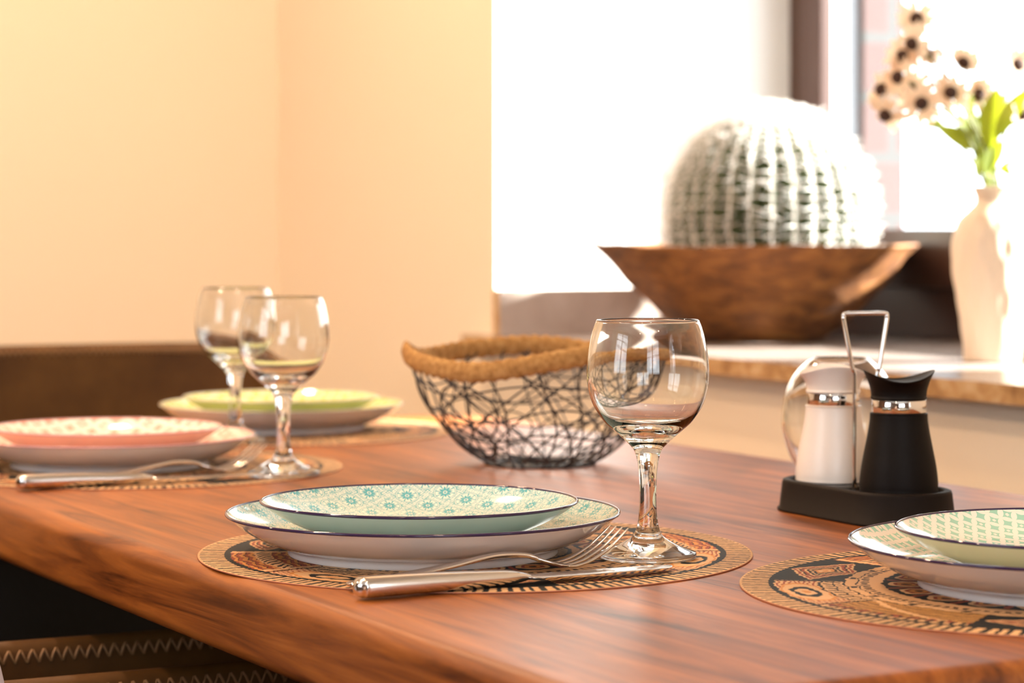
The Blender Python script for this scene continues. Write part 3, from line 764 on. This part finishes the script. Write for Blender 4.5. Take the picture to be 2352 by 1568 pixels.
# ------------------------------------------------------------------ tub chairs
def make_chair(name, loc, rz, arm_h, back_h, label):
    # local +x is the way the sitter faces; origin on the floor under the seat centre
    c = empty(name, loc, rz); tag(c, label, 'chair', 'brown stitched tub chairs')
    hw, th = .27, .013
    path = []
    for k in range(9): path.append((.24 - .34 * k / 8, -hw + .0))
    for k in range(1, 28):
        a = -PI / 2 - PI * k / 28; ca_, sa_ = math.cos(a), math.sin(a)
        path.append((-.10 - .17 * abs(ca_) ** .8, hw * math.copysign(abs(sa_) ** .8, sa_)))
    for k in range(9): path.append((-.10 + .34 * k / 8, hw))
    N = len(path)
    def hgt(i):
        x, y = path[i]; s = min(max((-.08 - x) / .16, 0), 1); s = s * s * (3 - 2 * s)
        return arm_h + (back_h - arm_h) * s
    V = []; Fc = []; m_ = 14
    for i, (x, y) in enumerate(path):
        p0 = path[max(i - 1, 0)]; p1 = path[min(i + 1, N - 1)]
        t = Vector((p1[0] - p0[0], p1[1] - p0[1], 0)).normalized(); nr = Vector((-t.y, t.x, 0)) * -1
        if i < 3 or i > N - 4: shr = (1, .97, .99)[0]
        h = hgt(i); zb = .36
        sec = [(th, zb), (th * 1.05, zb + (h - zb) * .4), (th, h - .014)] + [(th * math.cos(q), h - .012 + .012 * math.sin(q)) for q in np.linspace(.3, PI - .3, 6)] + [(-th, h - .014), (-th * 1.05, zb + (h - zb) * .4), (-th, zb), (-th * .5, zb - .012), (th * .5, zb - .012)]
        flare = 1.0
        for (o_, z) in sec:
            f = 1 + .06 * (z - zb) / .4
            V.append((x * f + nr.x * o_, y * f + nr.y * o_, z))
    m_ = len(sec)
    for i in range(N - 1):
        for k in range(m_): Fc.append((i * m_ + k, i * m_ + (k + 1) % m_, (i + 1) * m_ + (k + 1) % m_, (i + 1) * m_ + k))
    Fc.append(tuple(range(m_))[::-1]); Fc.append(tuple((N - 1) * m_ + k for k in range(m_)))
    mesh_obj('backrest', V, Fc, M['leather'], c)
    # zigzag stitching along both top edges of the shell
    bkr = c.children[-1]
    for side in (1, -1):
        V = []; Fc = []
        pts = []
        K = 415
        for k in range(K + 1):
            q = k / K * (N - 1); i = min(int(q), N - 2); t_ = q - i
            x = path[i][0] * (1 - t_) + path[i + 1][0] * t_; y = path[i][1] * (1 - t_) + path[i + 1][1] * t_
            h = hgt(i) * (1 - t_) + hgt(i + 1) * t_
            t = Vector((path[i + 1][0] - path[i][0], path[i + 1][1] - path[i][1], 0)).normalized(); nr = Vector((-t.y, t.x, 0)) * -1
            lo = k % 2; f = 1 + .06 * (h - .36) / .4
            oo, zz = ((th * 1.01 + .0006), h - .0155) if lo else (th * .92, h - .0058)
            pts.append((x * f + nr.x * oo * side, y * f + nr.y * oo * side, zz))
        for k in range(0, K, 1):
            if k % 2 == 0: tube_data([pts[k], ((pts[k][0] + pts[k + 1][0]) / 2, (pts[k][1] + pts[k + 1][1]) / 2, (pts[k][2] + pts[k + 1][2]) / 2 + .0012), pts[k + 1]], .0012, 5, False, V, Fc)
            else: tube_data([pts[k], pts[k + 1]], .0009, 5, False, V, Fc)
        mesh_obj('stitching', V, Fc, M['thread'], bkr)
    # cushion seat
    V = []; Fc = []; lv = [(.94, .37), (1, .385), (1.0, .44), (.985, .455), (.95, .463), (.6, .468)]
    ns = 48
    for (s, z) in lv:
        for k in range(ns):
            a = 2 * PI * k / ns; cx_, sy_ = math.cos(a), math.sin(a)
            x = .225 * math.copysign(abs(cx_) ** .5, cx_) if cx_ > 0 else .225 * cx_; y = .228 * math.copysign(abs(sy_) ** (.6), sy_)
            V.append((x * s + .0, y * s, z))
    for i in range(len(lv) - 1):
        for k in range(ns): Fc.append((i * ns + k, i * ns + (k + 1) % ns, (i + 1) * ns + (k + 1) % ns, (i + 1) * ns + k))
    Fc.append(tuple(range(ns))[::-1]); Fc.append(tuple((len(lv) - 1) * ns + k for k in range(ns)))
    mesh_obj('seat', V, Fc, M['leather'], c)
    for (x, y) in ((.17, .17), (.17, -.17), (-.16, .17), (-.16, -.17)):
        tube('leg', [(x, y, .372), (x * 1.25, y * 1.25, 0.001)], .012, M['black_metal'], c, 10)
    return c
def Wr(u, v): return Vector((v, u, 0))     # room axes
# guest chairs on the near side, tucked below the table edge
make_chair('tub_chair', (.50, 2.145, 0), 0, .651, .80, 'brown leather tub chair with zigzag stitching tucked in beside the coral plates')
make_chair('tub_chair', (.47, 1.425, 0), 0, .650, .79, 'brown leather tub chair with stitched edge in the bottom left corner, nearest the viewer')
hc = W(-.475, 2.96)
make_chair('tub_chair', (W(-.485, 2.985).x, W(-.485, 2.985).y, 0), -PI / 2 + .0, .70, .818, 'brown tub chair at the far head of the table behind the lime plates')
# cushion standing on the nearest chair
def cushion(name, loc, rot, w, h, t):
    V = []; Fc = []; n = 26
    for s in (1, -1):
        for i in range(n + 1):
            for j in range(n + 1):
                a = -1 + 2 * i / n; b = -1 + 2 * j / n
                px, py = a * (1 - .10 * (1 - b * b) * 0 - .07 * b * b * 0), b
                e = max(0., (1 - a ** 4) * (1 - b ** 4)) ** .5
                pin = 1 - .06 * (1 - abs(a)) * abs(b) ** 3
                V.append((px * w / 2 * (1 - .08 * (1 - b * b) * abs(a) ** 3 * -0.), s * t / 2 * e, py * h / 2))
    m_ = (n + 1) ** 2
    for s in (0, 1):
        for i in range(n):
            for j in range(n):
                q = (s * m_ + i * (n + 1) + j, s * m_ + (i + 1) * (n + 1) + j, s * m_ + (i + 1) * (n + 1) + j + 1, s * m_ + i * (n + 1) + j + 1)
                Fc.append(q if s else q[::-1])
    o = mesh_obj(name, V, Fc, M['pillow']); o.location = loc; o.rotation_euler = rot; 
    return o
cu = cushion('throw_pillow', (.36, 1.567, .602), (0, math.radians(30), PI / 2), .22, .22, .09)

# ------------------------------------------------------------------ bark bowl, cactus
BX, BY = W(.358, 3.52).xy
def bowl_fn(p, r, a, z):
    v = noise.noise(Vector((p[0] * 14, p[1] * 14, p[2] * 30))) * .0055 + noise.noise(Vector((p[0] * 5, p[1] * 5, p[2] * 9 + 4))) * .007
    k = min(1., r / .08)
    pt = .012 * max(0., math.cos(a - PI)) ** 30 * (z / .13)          # small pointed lip at one side
    f = (r + v * k + pt) / max(r, 1e-5)
    return (p[0] * f, p[1] * f, z + (noise.noise(Vector((math.cos(a) * 3, math.sin(a) * 3, 1.3))) * .004 + pt * .35) * (z / .13))
bo = [(0, .0), (.085, 0), (.100, .003), (.125, .022), (.155, .050), (.190, .090), (.222, .124), (.233, .134)]
bi = [(.231, .137), (.221, .134), (.205, .122), (.172, .085), (.140, .052), (.10, .022), (0, .014)]
bprof = [tuple(p) for p in catmull(bo, 6)] + [tuple(p) for p in catmull(bi, 5)]
bprof = [(0 if i in (0, len(bprof) - 1) else max(r, 1e-4), z) for i, (r, z) in enumerate(bprof)]
bw_ = lathe('wooden_bowl', bprof, M['bark'], None, 140, bowl_fn); bw_.location = (BX, BY, ST + .0005); bw_.rotation_euler = (0, 0, -AL)
tag(bw_, 'wide rough brown wooden bowl on the stone sill holding the cactus', 'bowl')
ca = empty('barrel_cactus', (*W(.372, 3.52).xy, ST + .030)); tag(ca, 'large round barrel cactus with white spines in the wooden bowl', 'cactus')
NRB = 30; RC = .145
V = []; Fc = []; nu, nv = NRB * 10, 44
def cz(ph): return .148 - .148 * math.cos(ph)       # ph 0 bottom .. pi top
for j in range(nv + 1):
    ph = PI * (.08 + .92 * j / nv)
    for i in range(nu):
        a = 2 * PI * i / nu; rib = .5 + .5 * math.cos(a * NRB); rib = rib ** .8
        s = math.sin(ph) ** .85; r = RC * s * (1 - .15 * (1 - rib))
        V.append((r * math.cos(a), r * math.sin(a), cz(ph) - (.010 if j == nv else 0)))
for j in range(nv):
    for i in range(nu): Fc.append((j * nu + i, j * nu + (i + 1) % nu, (j + 1) * nu + (i + 1) % nu, (j + 1) * nu + i))
Fc.append(tuple(range(nu))[::-1])
mesh_obj('body', V, Fc, M['cactus'], ca)
V = []; Fc = []; rnd = random.Random(5)
for k in range(NRB):
    a = 2 * PI * k / NRB
    for j in range(24):
        ph = PI * (.32 + .68 * (j + .5) / 24.5); s = math.sin(ph) ** .85; r = RC * s
        p = Vector((r * math.cos(a), r * math.sin(a), cz(ph)))
        nrm = Vector((math.cos(a) * math.sin(ph), math.sin(a) * math.sin(ph), -math.cos(ph))).normalized()
        tang = Vector((-math.sin(a), math.cos(a), 0)); ver = nrm.cross(tang)
        cnt = 4 if ph < PI * .85 else 12
        for q in range(cnt):
            b = 2 * PI * q / cnt + rnd.uniform(-.3, .3)
            d = (nrm * rnd.uniform(.25, .8) + (tang * math.cos(b) + ver * math.sin(b)) * rnd.uniform(.6, 1)).normalized()
            L_ = rnd.uniform(.018, .036); bend = Vector((rnd.uniform(-1, 1), rnd.uniform(-1, 1), rnd.uniform(-1.2, .4))) * .005
            tube_data([p, p + d * L_ * .5 + bend * .3, p + d * L_ + bend], lambda t: .00105 * (1 - .75 * t), 4, False, V, Fc)
        # woolly cushion where the spines start
        tube_data([p - nrm * .002 - ver * .005, p + nrm * .0006, p - nrm * .002 + ver * .005], .0013, 6, False, V, Fc)
sp = mesh_obj('spines', V, Fc, M['spine'], ca); sp['kind'] = 'stuff'

# ------------------------------------------------------------------ vase and dried flowers
VX, VZ = .582, 2.93
vl = W(VX, VZ)
vp = [(0, 0), (.030, 0), (.0345, .002), (.0345, .010), (.036, .03), (.0415, .07), (.0470, .105), (.0488, .130), (.0470, .152), (.040, .171), (.0285, .183), (.0215, .190), (.0195, .195), (.0205, .202), (.0240, .2095), (.0252, .2115)]
vi = [(.0240, .2118), (.0185, .200), (.0180, .193), (.026, .182), (.040, .160), (.044, .13), (.036, .06), (.030, .012), (0, .008)]
vprof = [tuple(p) for p in catmull(vp, 5)] + [tuple(p) for p in catmull(vi, 4)]
vprof = [(0 if i in (0, len(vprof) - 1) else max(r, 1e-4), z) for i, (r, z) in enumerate(vprof)]
def vfn(p, r, a, z):
    k = max(0., min(1., (z - .012) / .03)) * max(0., min(1., (.182 - z) / .02))
    f = 1 + .012 * k * (math.sin(a * 14 + z * 90) + math.sin(a * 14 - z * 90)); return (p[0] * f, p[1] * f, z)
va = lathe('vase', vprof, M['ceramic'], None, 140, vfn); va.location = (vl.x, vl.y, ST + .0003)
tag(va, 'cream ceramic vase with ribbed belly and narrow neck on the stone sill', 'vase')
def PX(px, py, Z): return W((px - 1176) * Z / F, Z, CH - (py - 525) * Z / F)
neck = W(VX, VZ); neck.z = ST + .200
rnd = random.Random(11)
def flower(px, py, Z, face, open_, label, size=1.):
    tip = PX(px, py, Z)
    base = Vector((neck.x + rnd.uniform(-.011, .011), neck.y + rnd.uniform(-.011, .011), ST + .06))
    nk = Vector((neck.x + rnd.uniform(-.009, .009), neck.y + rnd.uniform(-.009, .009), ST + .205))
    e = empty('dried_flower', tip); tag(e, label, 'flower', 'dried daisies in the vase')
    mid = nk * .45 + tip * .55 + Vector((0, 0, .030)); 
    path = [p - tip for p in (base, nk, mid, tip)]
    tube('stem', catmull([tuple(p) for p in path], 7), .0015, M['stem'], e, 6)
    d = Vector(face).normalized(); q = d.to_track_quat('Z', 'Y')
    V = []; Fc = []
    for (r, z) in ((0, .0095), (.0035, .0088), (.0062, .0060), (.0072, .0020), (.0060, -.0020), (0, -.0035)):
        pass
    VV, FF, _ = lathe_data([(0, -.003), (.0055, -.0020), (.0072, .0015), (.0064, .0055), (.0036, .0082), (0, .0090)], 18)
    o = mesh_obj('seed_head', [q @ (Vector(v) * size) for v in VV], FF, M['centre'], e)
    V = []; Fc = []; npet = 11
    for k in range(npet):
        a = 2 * PI * k / npet + rnd.uniform(-.12, .12); L_ = rnd.uniform(.015, .020) * size; lift = open_ + rnd.uniform(-.2, .2)
        r_ = Vector((math.cos(a), math.sin(a), 0)); s_ = Vector((-math.sin(a), math.cos(a), 0)); b = len(V)
        for i in range(6):
            t = i / 5; w = .0042 * size * math.sin(PI * (.12 + .80 * t)) ** .8
            c = r_ * (.0055 * size + L_ * t * math.cos(lift * t)) + Vector((0, 0, L_ * t * math.sin(lift) * (1.2 - .5 * t)))
            for sgn in (-1, 0, 1): V.append(q @ (c + s_ * w * sgn + Vector((0, 0, .0008 * abs(sgn)))))
        for i in range(5):
            for j in range(2): Fc.append((b + i * 3 + j, b + i * 3 + j + 1, b + (i + 1) * 3 + j + 1, b + (i + 1) * 3 + j))
    mesh_obj('petals', V, Fc, M['petal'], o)
cf = (-SA, -CA, 0)     # towards the viewer
FL = [(2105, 45, 2.95, (-.2, -.9, .5), .3, 'dried cream daisy at the very top of the bouquet'),
      (2098, 100, 2.90, (-.8, -.5, -.2), -.3, 'drooping orange brown daisy just below the top one'),
      (2075, 130, 2.92, (-.7, -.8, .1), .2, 'dried daisy with dark centre upper left in the bouquet'),
      (2127, 128, 2.99, (.2, -.6, .8), .3, 'dried daisy with small dark centre right of the upper left one'),
      (2066, 178, 2.90, (-.9, -.4, .1), .1, 'dried daisy seen from the side at the left of the bouquet'),
      (2092, 200, 2.98, (-.2, -1, -.4), -.2, 'dried daisy with long dark edge above the open front daisy'),
      (2028, 208, 2.93, (-.9, -.3, .4), .4, 'dried daisy furthest left with dark brown centre'),
      (2117, 238, 2.86, (-.35, -.93, .05), .15, 'open dried daisy facing the viewer with round black centre'),
      (2036, 262, 2.90, (-.6, -.5, -.6), -.3, 'drooping dried daisy lowest on the left side'),
      (2182, 216, 2.88, (.1, -.8, .5), .3, 'dried daisy with dark centre in the middle above the stems'),
      (2210, 148, 2.97, (.3, -.7, .5), .9, 'half closed golden daisy high in the middle of the bouquet'),
      (2245, 218, 2.95, (.3, -.9, .1), .8, 'half closed orange daisy beside the tall yellow green leaf'),
      (2335, 150, 2.96, (.5, -.8, .2), .7, 'small golden daisy at the right edge of the photo'),
      (2345, 262, 2.90, (.7, -.7, .0), .3, 'dried pink daisy cut by the right edge of the photo')]
for (px, py, Z, fc, op, lab) in FL:
    f3 = Vector((fc[0] * CA + -fc[1] * SA * -1, 0, 0))
    d = Vector((fc[0] * CA + fc[1] * SA, -fc[0] * SA + fc[1] * CA, fc[2])); flower(px, py, Z, d, op, lab, 1.2)
def leafstem(pts, leaves, label):
    P = [PX(*p) for p in pts]; root = P[0].copy()
    base = Vector((neck.x, neck.y, ST + .05)); nk = Vector((neck.x + rnd.uniform(-.008, .008), neck.y + rnd.uniform(-.008, .008), ST + .205))
    e = empty('leafy_stem', P[-1]); tag(e, label, 'leafy stem', 'green leafy stems in the vase')
    path = [p - P[-1] for p in [base, nk] + P]
    tube('stem', catmull([tuple(p) for p in path], 6), .0019, M['leaf'], e, 6)
    for (ax, ay, bx, by, Z, w) in leaves:
        a, b = PX(ax, ay, Z) - P[-1], PX(bx, by, Z + rnd.uniform(-.03, .03)) - P[-1]
        V = []; Fc = []; d = b - a; side = d.cross(Vector((-SA * .8 + rnd.uniform(-.4, .4), -CA + rnd.uniform(-.3, .3), .2))).normalized(); nn = side.cross(d).normalized()
        for i in range(11):
            t = i / 10; ww = w * math.sin(PI * min(1, t ** .8)) ** .9 + .0003; c = a + d * t + Vector((0, 0, .10 * d.length * math.sin(PI * t))) 
            for s in (-1, -.5, 0, .5, 1): V.append(c + side * ww * s + nn * (.25 * ww * abs(s)))
        for i in range(10):
            for j in range(4): Fc.append((i * 5 + j, i * 5 + j + 1, (i + 1) * 5 + j + 1, (i + 1) * 5 + j))
        mesh_obj('leaf', V, Fc, M['leaf'], e.children[0])
leafstem([(2250, 380, 2.93), (2215, 310, 2.93), (2150, 285, 2.92)], [(2230, 345, 2150, 292, 2.90, .009), (2215, 320, 2240, 255, 2.95, .008), (2170, 295, 2120, 290, 2.92, .006)], 'low green stem arching to the left under the open daisy')
leafstem([(2262, 370, 2.93), (2285, 300, 2.93), (2345, 225, 2.93)], [(2270, 345, 2290, 200, 2.93, .016), (2285, 320, 2365, 200, 2.90, .012), (2300, 290, 2372, 255, 2.96, .010)], 'tall yellow green stem with wide leaves on the right')
leafstem([(2255, 375, 2.95), (2240, 320, 2.95), (2205, 270, 2.97)], [(2250, 360, 2190, 270, 2.97, .009), (2258, 390, 2235, 300, 2.95, .008), (2245, 410, 2255, 330, 2.90, .007)], 'dark green stem in the middle of the bouquet')
leafstem([(2275, 400, 2.93), (2298, 388, 2.93)], [(2298, 388, 2322, 408, 2.93, .006), (2290, 392, 2345, 370, 2.93, .003), (2270, 410, 2262, 370, 2.9, .008)], 'short green sprig with a pointed leaf right above the vase')

leafstem([(2258, 385, 2.91), (2228, 300, 2.90), (2190, 235, 2.90)], [(2240, 330, 2178, 262, 2.90, .007), (2225, 290, 2232, 215, 2.92, .006), (2262, 400, 2285, 335, 2.9, .008)], 'slender olive stem rising behind the open daisy with a black centre')
leafstem([(2268, 380, 2.95), (2275, 290, 2.96), (2262, 190, 2.97)], [(2272, 330, 2240, 262, 2.95, .008), (2275, 280, 2312, 215, 2.95, .009), (2268, 395, 2305, 320, 2.93, .009)], 'upright green stem just left of the wide yellow green leaves')

# ------------------------------------------------------------------ ceiling lamps above the table
first = None
LP = ((-0.25, 0.35), (0.55, 0.75), (-0.9, 1.9), (0.1, 2.4), (0.9, 3.3), (-0.9, 3.3), (0.6, -0.9), (-1.3, -0.6))
for (x, y) in LP:
    if first is None:
        first = lathe('ceiling_lamp', [(.062, .0), (.095, .0), (.098, -.006), (.094, -.012), (.064, -.012), (.062, 0)], M['lamp_body'], None, 40)
        tag(first, 'round white ceiling spot lamp set in the ceiling', 'ceiling lamp', 'round ceiling lamps'); o = first
    else: o = copy_tree(first)
    o.location = (x, y, 2.4995)
# cushion details
tag(cu, 'pale lilac cushion standing on the nearest tub chair in the bottom left corner', 'cushion')
